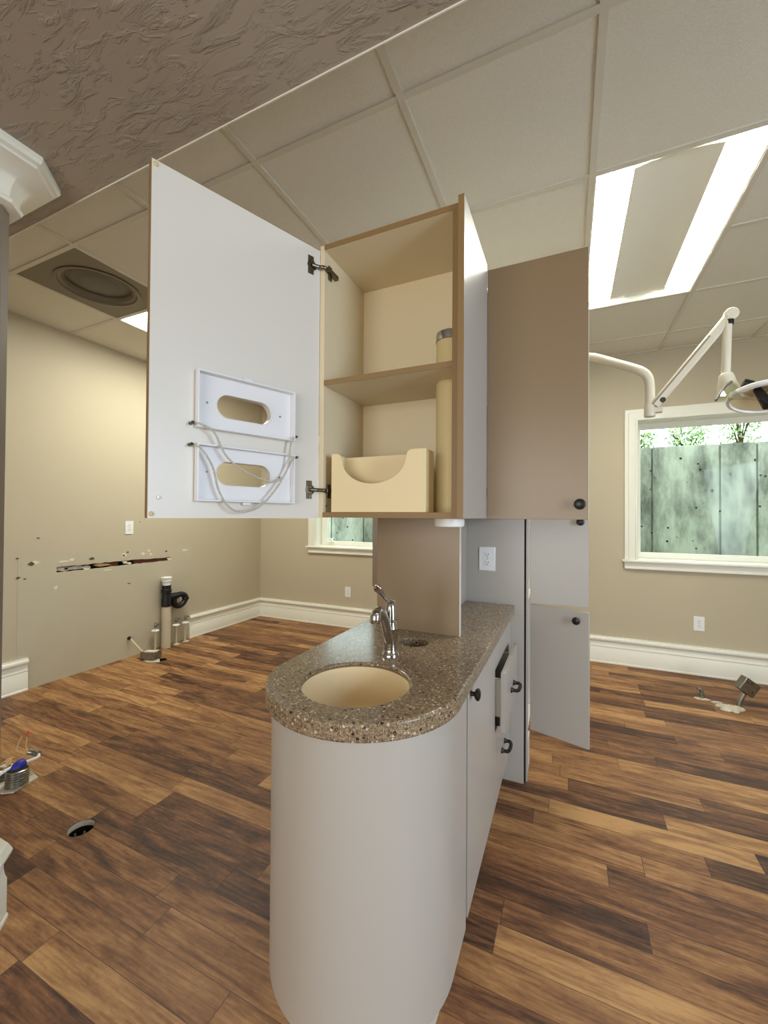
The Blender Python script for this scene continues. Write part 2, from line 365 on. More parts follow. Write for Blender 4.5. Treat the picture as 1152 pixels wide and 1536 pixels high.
# ---------------------------------------------------------------- outside
yw = 5.6
c = MB()
xs = [-5.5, -4.4, -3.46, -2.88, -2.0, -1.1, -.1, .89, 1.523, 1.841, 2.6, 3.5, 4.5]
for x0, x1 in zip(xs, xs[1:]): c.box(x0+.009, x1-.009, yw, yw+.25, -.3, 2.195)
c.box(xs[0], xs[-1], yw+.02, yw+.24, -.3, 2.18)
tag(c.build('retaining_wall', M['concrete'], bevel=.004), 'weathered grey concrete retaining wall outside the windows', 'wall')
structure(box('ground_outside', (-7, 7, yw+.25, 13, 1.9, 2.1), mat('soil', (110, 104, 80), .95, var=.3)))
structure(box('ground_well', (-6, 5, YF+.2, yw, -.3, .3), M['concrete']))
def shrub(x, y, h, r, cnt, label):
    t = thing('shrub', (x, y, 2.1), label, 'shrub', 'shrubs above the concrete wall')
    q = MB(); L = MB()
    for i in range(9):
        a = random.uniform(0, 2*PI); tip = (x+r*.8*math.cos(a), y+r*.5*math.sin(a), 2.1+h*random.uniform(.6, 1))
        q.tube([(x, y, 2.1), (x+.3*(tip[0]-x), y+.3*(tip[1]-y), 2.1+h*.4), tip], lambda t: .012*(1-.8*t), 5, 3)
    for i in range(cnt):
        a = random.uniform(0, 2*PI); rr = r*math.sqrt(random.random()); p = Vector((x+rr*math.cos(a), y+.6*rr*math.sin(a), 2.1+h*random.random()**.8))
        d = Vector((random.gauss(0, 1), random.gauss(0, 1), random.gauss(.3, .8))).normalized(); u = d.orthogonal().normalized(); s_ = random.uniform(.018, .04)
        vs = [L._v(p), L._v(p+d*s_+u*s_*.35), L._v(p+d*2*s_), L._v(p+d*s_-u*s_*.35)]; L.face(vs)
    q.build('stem', M['leafwood'], t); o = L.build('foliage', M['leaf'], t, smooth=False); o['kind'] = 'stuff'
for i, (x, y, h, r, cnt) in enumerate(((.78, 6.1, .36, .24, 700), (1.34, 6.1, .40, .22, 700), (1.86, 6.15, .75, .2, 900), (2.38, 6.1, .8, .2, 900), (2.92, 6.1, .8, .2, 600))):
    shrub(x, y, h, r, cnt, ('low leafy shrub above the concrete wall at the left edge of the window', 'low leafy shrub above the concrete wall, second from the left', 'taller leafy shrub above the concrete wall right of the low ones', 'tall dense leafy shrub above the concrete wall near the photo edge', 'farthest right leafy shrub above the concrete wall, past the photo edge')[i])

# ---------------------------------------------------------------- corner column with crown moulding
def octo(o, z):
    x0, x1, y0, y1 = -2.05-o, -1.711+o, .41-o, .726+o; g = (.046+.828*o)/1.414
    return [(x0+g, y0, z), (x1-g, y0, z), (x1, y0+g, z), (x1, y1-g, z), (x1-g, y1, z), (x0+g, y1, z), (x0, y1-g, z), (x0, y0+g, z)]
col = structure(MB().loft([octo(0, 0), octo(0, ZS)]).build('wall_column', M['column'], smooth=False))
MB().loft([octo(o, z) for o, z in ((.012, 2.395), (.03, 2.4), (.034, 2.412), (.024, 2.42), (.0245, 2.432), (.027, 2.447), (.032, 2.462), (.040, 2.476), (.051, 2.489), (.064, 2.498), (.079, 2.505), (.096, 2.509), (.108, 2.511), (.108, 2.520), (.120, 2.526), (.126, 2.535), (.126, ZS))]).build('crown_moulding', M['white'], col, ang=28)
MB().loft([octo(o, z) for o, z in ((.024, 0), (.024, .012), (.02, .016), (.02, .135), (.015, .15), (.012, .17), (.012, .198), (.03, .214), (.033, .226), (.022, .25))]).build('plinth', M['white'], col, ang=28)

# ---------------------------------------------------------------- ceiling fittings
def troffer(x0, x1, label, flat=False):
    y0, y1 = 2.02+.013, 3.34-.013; x0 += .013; x1 -= .013; cx = (x0+x1)/2
    t = thing('ceiling_light', (cx, (y0+y1)/2, H), label, 'ceiling light', 'recessed fluorescent ceiling lights')
    q = MB()
    for a, b in ((x0, x0+.006), (x1-.006, x1)): q.box(a, b, y0, y1, H-.004, H+.12)
    for a, b in ((y0, y0+.006), (y1-.006, y1)): q.box(x0+.006, x1-.006, a, b, H-.004, H+.12)
    q.box(x0, x1, y0, y1, H+.12, H+.125)
    q.build('housing', M['pan'], t)
    if flat:
        box('diffuser', (x0+.008, x1-.008, y0+.008, y1-.008, H+.004, H+.01), M['lens'], t, 0); return
    # arched centre pan
    q = MB(); k = 16
    arc = [(cx-.162+.324*i/k, H+.014+.016*math.sin(PI*i/k)) for i in range(k+1)]
    q.loft([[(x, yv, z) for x, z in arc] + [(x, yv, z+.004) for x, z in reversed(arc)] for yv in (y0+.05, y1-.05)]); q.build('centre_pan', M['pan'], t)
    for a, b in ((y0+.006, y0+.05), (y1-.05, y1-.006)): box('end_plate', (x0+.006, x1-.006, a, b, H+.03, H+.11), M['pan'], t, .004)
    for s in (-1, 1):
        ex = cx+s*.314; q = MB(); pr = []
        for i in range(13):
            th = PI*i/12; pr.append((ex - s*.0735 + .0715*math.cos(th), H+.05-.036*math.sin(th)))
        q.loft([[(x, yv, z) for x, z in pr] + [(x, yv, H+.075) for x in (pr[-1][0], pr[0][0])] for yv in (y0+.052, y1-.052)])
        q.build('diffuser', M['diffuser'], t)
troffer(.097, .76, 'lit recessed fluorescent ceiling light over the right room, both bright strips in view')
troffer(-3.22, -2.565, 'lit recessed ceiling light on the left, mostly hidden behind the open cabinet door', True)
t = thing('ceiling_vent', (-2.8925, 1.69, H), 'dark square ceiling vent with round perforated diffuser above the left wall', 'vent')
vx, vy = -2.8925, 1.69
MB().prism(rect(-3.207, -2.578, 1.373, 2.007), fXY, H-.002, H+.004, [circ(vx, vy, .235, 40)]).build('panel', M['ventmetal'], t)
MB().lathe(((.235, H), (.243, H-.008), (.225, H-.010), (.218, H+.002), (.205, H+.006), (.197, H+.002), (.190, H+.012), (.186, H+.03), (.195, H+.032), (.235, H+.02)), (vx, vy, 0), seg=48, cap=False).build('ring', M['ventmetal'], t)
mv = mat('perforated_metal', (96, 85, 66), .5); n, l = nodes(mv)
tc = n.new('ShaderNodeTexCoord'); vo = n.new('ShaderNodeTexVoronoi'); vo.inputs['Scale'].default_value = 110; vo.inputs['Randomness'].default_value = 0
lt = n.new('ShaderNodeMath'); lt.operation = 'LESS_THAN'; lt.inputs[1].default_value = .28
mx = n.new('ShaderNodeMix'); mx.data_type = 'RGBA'; mx.inputs[6].default_value = lin((86, 76, 58)); mx.inputs[7].default_value = lin((30, 26, 20))
l.new(tc.outputs['Object'], vo.inputs['Vector']); l.new(vo.outputs['Distance'], lt.inputs[0]); l.new(lt.outputs[0], mx.inputs[0]); l.new(mx.outputs[2], n['Principled BSDF'].inputs['Base Color'])
MB().lathe(((.001, H+.012), (.1, H+.016), (.186, H+.03), (.186, H+.034), (.001, H+.018)), (vx, vy, 0), seg=48).build('perforated_disc', mv, t)

# ---------------------------------------------------------------- peninsula base cabinets
CX, CY = -.53, 1.05
def arc(r, a0, a1, k): return [(CX+r*math.cos(a0+(a1-a0)*i/k), CY+r*math.sin(a0+(a1-a0)*i/k)) for i in range(k+1)]
nose = [(-.79, 1.192)] + arc(.26, PI, 2*PI, 40) + [(-.27, 1.192)]
inner = [(-.288, 1.192)] + arc(.242, 2*PI, PI, 40) + [(-.772, 1.192)]
t = thing('curved_sink_cabinet', (CX, CY, 0), 'rounded greige laminate cabinet end under the sink counter', 'cabinet')
MB().prism(nose+inner, fXY, .17, .868).build('curved_panel', M['laminate'], t)
tk = [(-.74, 1.200)] + arc(.205, PI, 2*PI, 32) + [(-.32, 1.200)]
MB().prism(tk, fXY, 0, .17).build('toe_kick', M['melamine'], t)
q = MB().box(-.772, -.35, 1.207, 1.215, .17, .868); q.box(-.79, -.772, 1.207, 1.705, .17, .868); q.box(-.772, -.30, 1.69, 1.705, .17, .868); q.box(-.772, -.30, 1.215, 1.69, .17, .185); q.box(-.74, -.32, 1.207, 1.705, 0, .168)
q.build('carcass', M['laminate'], t)
d = MB().box(-.289, -.27, 1.216, 1.704, .18, .860).build('door', M['laminate'], t, bevel=.0015)
KNOB = ((.0075, 0), (.0065, .008), (.0065, .012), (.016, .017), (.0185, .022), (.017, .027), (.009, .030), (.001, .0305))
MB().lathe(KNOB, (-.27, 1.243, .833), 'x', 20).build('knob', M['black'], d)

t = thing('drawer_cabinet', (-.53, 1.92, 0), 'greige drawer cabinet with its middle drawer pulled out, below the counter', 'cabinet')
q = MB().box(-.79, -.772, 1.707, 2.212, .17, .868); q.box(-.772, -.30, 2.197, 2.212, .17, .868); q.box(-.772, -.30, 1.707, 1.715, .17, .868); q.box(-.772, -.30, 1.715, 2.197, .17, .185); q.box(-.74, -.32, 1.707, 2.212, 0, .168)
q.build('carcass', M['laminate'], t)
box('filler_strip', (-.289, -.272, 2.135, 2.212, .18, .86), M['laminate'], t)
box('false_front', (-.289, -.27, 1.709, 2.131, .745, .860), M['laminate'], t)
def pull(yc, x, z, parent):
    q = MB()
    for s in (-1, 1): q.lathe(((.0125, 0), (.0115, .005), (.0075, .010), (.0072, .028)), (x, yc+s*.044, z), 'x', 14)
    q.tube([(x+.022, yc-.046, z), (x+.030, yc-.036, z), (x+.033, yc-.018, z), (x+.034, yc, z), (x+.033, yc+.018, z), (x+.030, yc+.036, z), (x+.022, yc+.046, z)], .0078, 10, 4)
    q.build('pull_handle', M['black'], parent)
d = box('open_drawer', (-.249, -.23, 1.709, 2.131, .497, .735), M['laminate'], t); d['label'] = 'drawer pulled part way out'
q = MB().box(-.70, -.249, 1.735, 1.748, .515, .70); q.box(-.70, -.249, 2.092, 2.105, .515, .70); q.box(-.70, -.69, 1.748, 2.092, .515, .70); q.box(-.69, -.249, 1.748, 2.092, .515, .525)
q.build('drawer_box', M['melamine'], d)
for a in (1.728, 2.105): box('slide_rail', (-.60, -.255, a, a+.007, .51, .545), M['black'], d)
pull(1.93, -.23, .604, d)
d = box('lower_drawer', (-.289, -.27, 1.709, 2.131, .18, .490), M['laminate'], t)
pull(1.93, -.27, .328, d)

# counter
out = [(-.8075, 2.212)] + arc(.2775, PI, 2*PI, 56) + [(-.2525, 2.212)]
SK = (-.532, .995); WH = (-.512, 1.402)
ct = MB()
def cap(loops, z):
    es = []; L_ = []
    for lp in loops:
        vs = [ct._v((a, b, z)) for a, b in lp]; L_.append(vs)
        for i in range(len(vs)): es.append(ct.b.edges.new((vs[i], vs[(i+1) % len(vs)])))
    bmesh.ops.triangle_fill(ct.b, edges=es, use_beauty=True); return L_
def skirt(A, B):
    for i in range(len(A)): ct.face([A[i], A[(i+1) % len(A)], B[(i+1) % len(A)], B[i]])
top = cap([out, circ(*SK, .148, 56), circ(*WH, .053, 32)], .914); bot = cap([out, circ(*SK, .168, 56), circ(*WH, .053, 32)], .869)
r1 = [ct._v((a, b, .901)) for a, b in circ(*SK, .148, 56)]; r2 = [ct._v((a, b, .901)) for a, b in circ(*SK, .168, 56)]
skirt(top[0], bot[0]); skirt(top[2], bot[2]); skirt(top[1], r1); skirt(r1, r2); skirt(r2, bot[1])
tag(ct.build('countertop', M['counter'], bevel=.006), 'speckled brown solid-surface countertop with a rounded end and a round sink opening', 'countertop')
pr = [(.1475, .9005), (.1475, .870), (.145, .83), (.136, .795), (.115, .765), (.08, .748), (.03, .742), (.022, .740)]
t = thing('sink_basin', (*SK, .74), 'round bone-coloured sink basin set under the speckled counter', 'sink')
MB().lathe(pr + [(.022, .735), (.03, .736), (.08, .742), (.118, .759), (.141, .786), (.152, .82), (.160, .870), (.160, .9005), (.1475, .9005)], (*SK, 0), seg=56, cap=False).build('bowl', M['basin'], t)
MB().lathe(((.001, .7405), (.02, .7405), (.0215, .742), (.0218, .736), (.001, .736)), (*SK, 0), seg=24).build('drain', M['chrome'], t)
t = thing('waste_chute', (*WH, .70), 'dark round waste hole in the counter behind the faucet', 'waste chute')
MB().lathe(((.054, .868), (.054, .70), (.057, .70), (.057, .868)), (*WH, 0), seg=32, cap=False).build('sleeve', M['edge'], t)
MB().lathe(((.001, .70), (.056, .70), (.056, .705), (.001, .705)), (*WH, 0), seg=24).build('bottom', M['dark'], t)

# faucet
FX, FY = -.532, 1.235
t = thing('faucet', (FX, FY, .914), 'chrome single-lever faucet standing behind the round sink', 'faucet')
MB().lathe(((.031, .914), (.031, .918), (.029, .922), (.024, .930), (.0235, .936), (.0235, .942)), (FX, FY, 0), seg=32).build('base_flange', M['chrome'], t)
MB().lathe(((.0225, .940), (.0225, 1.000), (.0235, 1.0015), (.0235, 1.004), (.0225, 1.0055), (.0225, 1.026), (.0245, 1.028), (.0245, 1.032), (.0225, 1.034), (.021, 1.055), (.0175, 1.078), (.011, 1.092), (.004, 1.097), (.0005, 1.098)), (FX, FY, 0), seg=32).build('body', M['chrome'], t)
MB().tube([(FX, FY-.008, .962), (FX, FY-.022, .985), (FX, FY-.045, 1.030), (FX, FY-.068, 1.062), (FX, FY-.092, 1.078), (FX, FY-.115, 1.074)], lambda s: .0165-.003*s, 16, 6).build('spout', M['chrome'], t)
MB().lathe(((.0145, 0), (.0165, .004), (.0165, .024), (.014, .030), (.006, .032)), (FX, FY-.119, 1.045), (0, .12, 1), 20).build('aerator', M['chrome'], t)
q = MB().tube([(FX, FY, 1.088), (FX, FY-.018, 1.098), (FX, FY-.045, 1.110), (FX, FY-.072, 1.128), (FX, FY-.098, 1.146), (FX, FY-.108, 1.147)], lambda s: max(.003, .0145-.0065*math.sin(PI*min(1, s*1.1)) - (.030*(s-.86) if s > .86 else 0)), 14, 6)
q.build('lever', M['chrome'], t)

# ---------------------------------------------------------------- centre divider on the counter
t = thing('counter_divider', (-.54, 1.54, .914), 'shade-toned greige upright divider panel standing on the counter under the open cabinet', 'divider')
box('front_panel', (-.722, -.376, 1.530, 1.548, .914, 1.364), M['laminate_shaded'], t, .001)
box('edge_band', (-.376, -.374, 1.530, 1.548, .914, 1.364), M['melamine'], t, 0)
box('spine_panel', (-.553, -.505, 1.548, 2.212, .914, 1.364), M['laminate'], t, .001)

# ---------------------------------------------------------------- end panel and tall cabinet behind
tag(box('end_panel', (-.875, -.207, 2.214, 2.234, 0, 2.30), M['laminate']), 'tall greige end panel behind the counter, with the outlet on it', 'panel')
t = thing('tall_cabinet', (-.53, 2.5, 0), 'tall greige cabinet behind the counter with its doors standing open', 'cabinet')
box('side_panel', (-.875, -.190, 2.240, 2.258, 0, 2.30), M['laminate'], t)
box('reveal_strip', (-.207, -.1985, 2.2345, 2.2395, 0, 2.30), M['dark'], t, 0)
q = MB().box(-.870, -.195, 2.258, 2.434, 0, .17); q.box(-.870, -.205, 2.258, 2.276, .17, 2.3); q.box(-.870, -.205, 2.74, 2.76, .17, 2.3)
for z in (.17, .90, 1.6, 2.28): q.box(-.870, -.205, 2.276, 2.74, z, z+.018)
q.box(-.545, -.525, 2.276, 2.74, .188, 2.28)
q.build('carcass', M['melamine'], t, bevel=.001)
def swing(h, e):
    h, e = Vector((*h, 0)), Vector((*e, 0)); u = (e-h).normalized(); nn = Vector((u.y, -u.x, 0))   # nn: towards the camera side
    return Matrix(((u.x, nn.x, 0, h.x), (u.y, nn.y, 0, h.y), (0, 0, 1, 0), (0, 0, 0, 1))), (e-h).length
def swdoor(name, h, e, z0, z1, m, parent, knob=None):
    mt, w_ = swing(h, e)
    d = MB(mt).box(0, w_, -.018, 0, z0, z1).build(name, m, parent, bevel=.001)
    if knob: MB(mt).lathe(KNOB, (knob[0], 0, knob[1]), 'y', 20).build('knob', M['black'], d)
    return d
swdoor('lower_door', (-.178, 2.238), (.090, 2.156), .276, .920, M['laminate'], t, (.229, .876))
swdoor('upper_door', (-.178, 2.238), (.093, 2.242), .927, 2.29, M['laminate'], t, (.233, 1.349))
swdoor('left_door', (-1.073, 2.205), (-.882, 2.232), .948, 2.29, M['laminate_shaded'], t)

# ---------------------------------------------------------------- upper cabinet with the open door
Z0, Z1 = 1.365, 2.312
t = thing('wall_cabinet', (-.54, 1.37, Z0), 'open upper cabinet above the counter, one white door swung out to the left', 'cabinet')
box('left_side', (-.790, -.772, 1.192, 1.553, Z0, Z1), M['almond'], t, .0008)
box('right_side', (-.318, -.300, 1.192, 1.553, Z0, Z1), M['almond'], t, .0008)
box('end_panel', (-.298, -.280, 1.180, 1.553, Z0, Z1+.014), M['laminate'], t, .001)
box('back_panel', (-.772, -.318, 1.490, 1.506, Z0+.018, Z1-.018), M['almond'], t, 0)
box('top_panel', (-.772, -.318, 1.192, 1.553, Z1-.018, Z1), M['almond'], t, .0008)
CTUBE = (-.366, 1.345)
MB().prism(rect(-.772, -.318, 1.192, 1.553), fXY, Z0, Z0+.018, [circ(*CTUBE, .0475, 32)]).build('bottom_panel', M['almond'], t)
MB().prism(rect(-.772, -.318, 1.194, 1.490), fXY, 1.822, 1.840, [circ(*CTUBE, .0475, 32)]).build('shelf', M['almond'], t)
q = MB()
for b in ((-.772, -.318, Z1-.018, Z1), (-.772, -.318, Z0, Z0+.018), (-.318, -.300, Z0, Z1)): q.box(b[0], b[1], 1.1905, 1.192, b[2], b[3])
q.box(-.772, -.318, 1.192, 1.194, 1.822, 1.840); q.box(-.298, -.280, 1.1785, 1.180, Z0, Z1+.014)
q.build('edge_band', M['edge'], t)
# open door: u runs from the hinge to the free edge, n is the inner face
u = Vector((-.3645, -.9312, 0)); nn = Vector((.9312, -.3645, 0)); hg = Vector((-.7933, 1.1797, 0))
DM = Matrix(((u.x, nn.x, 0, hg.x), (u.y, nn.y, 0, hg.y), (0, 0, 1, 0), (0, 0, 0, 1)))
def slotpts(uc, zc, hl, r, k=12):
    return [(uc+hl+r*math.cos(-PI/2+PI*i/k), zc+r*math.sin(-PI/2+PI*i/k)) for i in range(k+1)] + [(uc-hl+r*math.cos(PI/2+PI*i/k), zc+r*math.sin(PI/2+PI*i/k)) for i in range(k+1)]
S1, S2 = slotpts(.259, 1.686, .051, .0335), slotpts(.259, 1.491, .051, .0335)
door = MB(DM).prism(rect(-.0105, .5165, 1.362, 2.294), fXZ, -.019, 0, [S1, S2]).build('door', M['melamine'], t)
q = MB(DM).box(.5165, .518, -.019, 0, 1.362, 2.294); q.box(-.0105, .5165, -.019, -.0005, 2.294, 2.2955); q.build('door_edge_band', M['edge'], door)
for z in (2.229, 1.459):
    q = MB(DM); c_ = .028
    q.box(c_-.011, c_+.011, 0, .002, z-.031, z+.031); q.lathe(((.0175, 0), (.0175, .003), (.014, .0035), (.013, .0012), (.001, .001)), (.024, 0, z), 'y', 24)
    for s in (-1, 1): q.lathe(((.0048, .002), (.004, .0035), (.001, .0038)), (c_, 0, z+s*.022), 'y', 12)
    q.build('hinge_cup', M['nickel'], door)
    a = DM @ Vector((.026, .004, z))
    q = MB(); q.tube([a, (-.783, 1.176, z), (-.767, 1.185, z-.001), (-.765, 1.200, z-.002)], .0065, 8, 4)
    q.box(-.771, -.757, 1.198, 1.262, z-.0085, z+.0065); q.box(-.772, -.766, 1.212, 1.232, z-.026, z+.022)
    q.build('hinge_arm', M['nickel'], t, bevel=.001)
for zb, S_, zc in ((1.612, S1, 1.686), (1.409, S2, 1.491)):
    q = MB(DM).prism(rect(.097, .403, zb, zb+.159), fXZ, .0015, .024, [rect(.1015, .3985, zb+.0045, zb+.1545)])
    q.prism(rect(.1015, .3985, zb+.0045, zb+.1545), fXZ, .0005, .003, [S_])
    rim = [(a+(a-.259)*.03, b+(b-zc)*.05) for a, b in S_]; q.prism(rim, fXZ, .003, .0055, [S_])
    q.box(.243, .267, .004, .014, zb+.159 if zb > 1.5 else zb-.008, zb+.167 if zb > 1.5 else zb)
    q.build('glove_holder', M['holder'], door, bevel=.0008)
    for a in (.371, .142): MB(DM).lathe(((.0032, .003), (.0028, .0042), (.0005, .0045)), (a, 0, zc+.001), 'y', 10).build('screw', M['nickel'], door)
cords = ([(.414, .012, 1.622), (.396, .026, 1.619), (.363, .034, 1.600), (.333, .034, 1.545), (.292, .034, 1.509), (.226, .034, 1.482), (.17, .032, 1.476), (.131, .030, 1.515), (.117, .028, 1.600), (.104, .022, 1.622), (.090, .012, 1.628)],
         [(.416, .012, 1.563), (.395, .026, 1.552), (.366, .032, 1.506), (.348, .032, 1.441), (.319, .032, 1.395), (.278, .032, 1.381), (.221, .032, 1.400), (.16, .032, 1.467), (.110, .026, 1.550), (.088, .012, 1.561)])
for cd in cords:
    MB(DM).tube(cd, .0029, 8, 6).build('elastic_cord', M['cord'], door)
    for p in (cd[0], cd[-1]):
        q = MB(DM); q.lathe(((.005, 0), (.0035, .004), (.0025, .014), (.005, .017), (.004, .020), (.001, .021)), (p[0], 0, p[2]), 'y', 12); q.cyl((p[0]-.004, .018, p[2]+.002), (p[0]+.007, .022, p[2]-.004), .0022, seg=8)
        q.build('cord_post', M['nickel'], door)
for p in ((.507, 2.283), (.508, 1.373)): MB(DM).lathe(((.0065, 0), (.006, .003), (.004, .0042), (.0005, .0045)), (p[0], 0, p[1]), 'y', 16).build('bumper', M['bumper'], door)
q = MB(DM).lathe(((.0055, 0), (.005, .002), (.0005, .0022)), (.491, 0, 1.416), 'y', 14); q.build('cam_lock', M['nickel'], door)
MB().lathe(((.003, 0), (.003, .001), (.0005, .0012)), (-.772, 1.213, 1.405), 'x', 10).build('shelf_pin_hole', M['dark'], t)

# second upper cabinet behind it, its shade-toned greige door open to the right
t = thing('upper_cabinet', (-.53, 1.9, Z0), 'upper cabinet behind the open one, its plain shade-toned greige door standing out to the right', 'cabinet')
q = MB().box(-.79, -.300, 1.556, 1.574, Z0, 2.302); q.box(-.79, -.300, 2.192, 2.210, Z0, 2.302)
for z in (Z0, 1.82, 2.284): q.box(-.79, -.300, 1.574, 2.192, z, z+.018)
q.box(-.79, -.772, 1.574, 2.192, Z0+.018, 2.284)
q.build('carcass', M['laminate'], t)
d = MB().box(-.279, .063, 1.555, 1.573, Z0-.002, 2.305).build('door', M['laminate_shaded'], t, bevel=.001)
MB().box(.063, .0645, 1.555, 1.573, Z0-.002, 2.305).build('edge_band', M['melamine'], d)
MB().lathe(KNOB, (.036, 1.555, 1.416), '-y', 20).build('knob', M['black'], d)
box('hinge', (-.300, -.279, 1.575, 1.60, 1.45, 1.48), M['nickel'], t)

# tray with the scooped front, inside the cabinet
t = thing('scoop_front_tray', (-.585, 1.24, Z0+.018), 'cream tray with a scooped front standing in the open upper cabinet', 'tray')
x0, x1, y0, y1, zb, zt = -.742, -.402, 1.198, 1.282, Z0+.0185, 1.583
cxm = -.585; R_ = .117; fr = [(x0, zb), (x1, zb), (x1, zt)]
fr += [(cxm+R_+.018, zt), (cxm+R_+.006, zt-.006)]
fr += [(cxm+R_*math.cos(PI*(-i/24)), zt-.022+.083*math.sin(-PI*i/24)) for i in range(0, 25)]
fr += [(cxm-R_-.006, zt-.006), (cxm-R_-.018, zt), (x0, zt)]
MB().prism(fr, fXZ, y0, y0+.008).build('front', M['tray'], t, bevel=.001)
q = MB().box(x0, x0+.008, y0+.008, y1, zb, zt); q.box(x1-.008, x1, y0+.008, y1, zb, zt); q.box(x0+.008, x1-.008, y1-.008, y1, zb, zt-.004); q.box(x0+.008, x1-.008, y0+.008, y1-.008, zb, zb+.006)
q.build('body', M['tray'], t, bevel=.001)
# cup dispenser tube
t = thing('cup_dispenser', (*CTUBE, 1.335), 'upright cream cup dispenser tube running through the open cabinet shelf and bottom', 'cup dispenser')
MB().lathe(((.0465, 1.364), (.0465, 1.965), (.0435, 1.965), (.0435, 1.364)), (*CTUBE, 0), seg=40, cap=False).build('tube', M['tube'], t)
MB().lathe(((.0475, 1.960), (.049, 1.962), (.049, 1.984), (.047, 1.990), (.042, 1.990), (.042, 1.964)), (*CTUBE, 0), seg=40, cap=False).build('rim', M['chrome'], t)
MB().lathe(((.050, 1.363), (.050, 1.342), (.047, 1.337), (.038, 1.337), (.038, 1.363)), (*CTUBE, 0), seg=40, cap=False).build('mouth', M['plastic'], t)

# ---------------------------------------------------------------- electrical outlets
def outlet(mtx, label, lx=.079, lz=.127):
    loc = mtx.translation
    t = thing('electrical_outlet', loc, label, 'outlet', 'electrical outlets')
    MB(mtx).prism(rect(-lx/2, lx/2, -lz/2, lz/2), fXZ, -.006, 0).build('cover_plate', M['plastic'], t, bevel=.003)
    for s in (-1, 1):
        r = MB(mtx).prism([(a, b) for a, b in circ(0, s*.0215, .0185, 24, .0165)], fXZ, -.0085, -.006).build('receptacle', M['plastic'], t, bevel=.0008)
        q = MB(mtx)
        for a in (-.0068, .0068): q.box(a-.0012, a+.0012, -.0089, -.0085, s*.0215-.001, s*.0215+.0085)
        q.lathe(((.0028, 0), (.0028, .0004)), (0, -.0085, s*.0215-.0075), '-y', 10); q.build('slot', M['slotdark'], r)
    MB(mtx).lathe(((.003, 0), (.0025, .001), (.0005, .0013)), (0, -.006, 0), '-y', 10).build('screw', M['nickel'], t)
outlet(Matrix.Translation((-.394, 2.2138, 1.147)), 'white duplex outlet on the tall end panel above the counter', .086, .127)
outlet(Matrix.Translation((1.047, YF, .447)), 'white duplex outlet on the far wall under the right window')
outlet(Matrix.Translation((-2.473, YF, .434)), 'white duplex outlet on the far wall left of the faucet, under the small window')
outlet(Matrix.Translation((XL, 2.556, 1.246)) @ Matrix.Rotation(PI/2, 4, 'Z'), 'white duplex outlet on the left wall above the torn slot')

# ---------------------------------------------------------------- left wall damage
q = MB().prism(rect(1.69, 3.265, 0, 1.02), fYZ, XL, XL+.0015, [[(a, b+(-.004 if b < .91 else .004)) for a, b in slot]]); q.build('bare_patch', M['patch'], wall_left)
q = MB().box(XL-.12, XL-.115, 1.9, 3.05, .80, 1.02); q.box(XL-.115, XL-.02, 1.9, 3.05, .80, .805); q.box(XL-.115, XL-.02, 1.9, 3.05, 1.015, 1.02); q.build('wall_cavity', M['dark'], wall_left)
for a, b in ((2.62, 3.03), (2.40, 2.47)): box('wall_stud', (XL-.06, XL-.022, a, b, .82, 1.0), M['wood'], wall_left)
def rag(yc, zc, ry, rz, k=9, j=.35): return [(yc+ry*(1+random.uniform(-j, j))*math.cos(2*PI*i/k), zc+rz*(1+random.uniform(-j, j))*math.sin(2*PI*i/k)) for i in range(k)]
for yc, zc, ry, rz in ((2.0, .91, .05, .018), (2.10, .912, .07, .017), (2.19, .906, .035, .016)): MB().prism(rag(yc, zc, ry, rz), fYZ, XL-.018-.004*random.random(), XL-.008).build('torn_paper', M['paper'], wall_left, smooth=False)
q = MB(); q.prism(rag(2.33, .913, .07, .014), fYZ, XL-.03, XL-.012); q.build('exposed_lath', M['tan'], wall_left, smooth=False)
for yc, zc, ry, rz in ((2.52, .918, .02, .012), (2.56, .905, .02, .012), (2.99, .905, .02, .012), (2.18, .893, .03, .006)): MB().prism(rag(yc, zc, ry, rz), fYZ, XL-.012, XL+.002).build('plaster_chip', M['plaster'], wall_left, smooth=False)
for yc, zc, ry, rz in ((1.80, .985, .03, .014), (2.0, .975, .035, .010), (2.06, .985, .02, .012), (2.505, .985, .026, .02), (2.70, .985, .022, .012), (2.78, .975, .015, .01), (3.18, .985, .035, .012), (1.945, .765, .016, .014), (2.76, 1.01, .012, .012), (2.36, .862, .04, .006)): MB().prism(rag(yc, zc, ry, rz), fYZ, XL+.0015, XL+.0035).build('plaster_chip', M['plaster'], wall_left, smooth=False)
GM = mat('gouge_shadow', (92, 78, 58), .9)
for yc, zc, ry, rz in ((1.775, .978, .020, .016), (2.225, .978, .022, .012), (2.503, .982, .012, .010), (2.545, 1.01, .012, .008), (2.955, .99, .012, .009), (1.687, 1.03, .008, .006), (1.693, .88, .012, .01), (1.735, .865, .008, .006), (2.56, .71, .016, .004), (1.82, 1.18, .012, .004), (2.665, 1.30, .008, .003)): MB().prism(rag(yc, zc, ry, rz, 8), fYZ, XL+.0012, XL+.004).build('gouge', GM, wall_left, smooth=False)

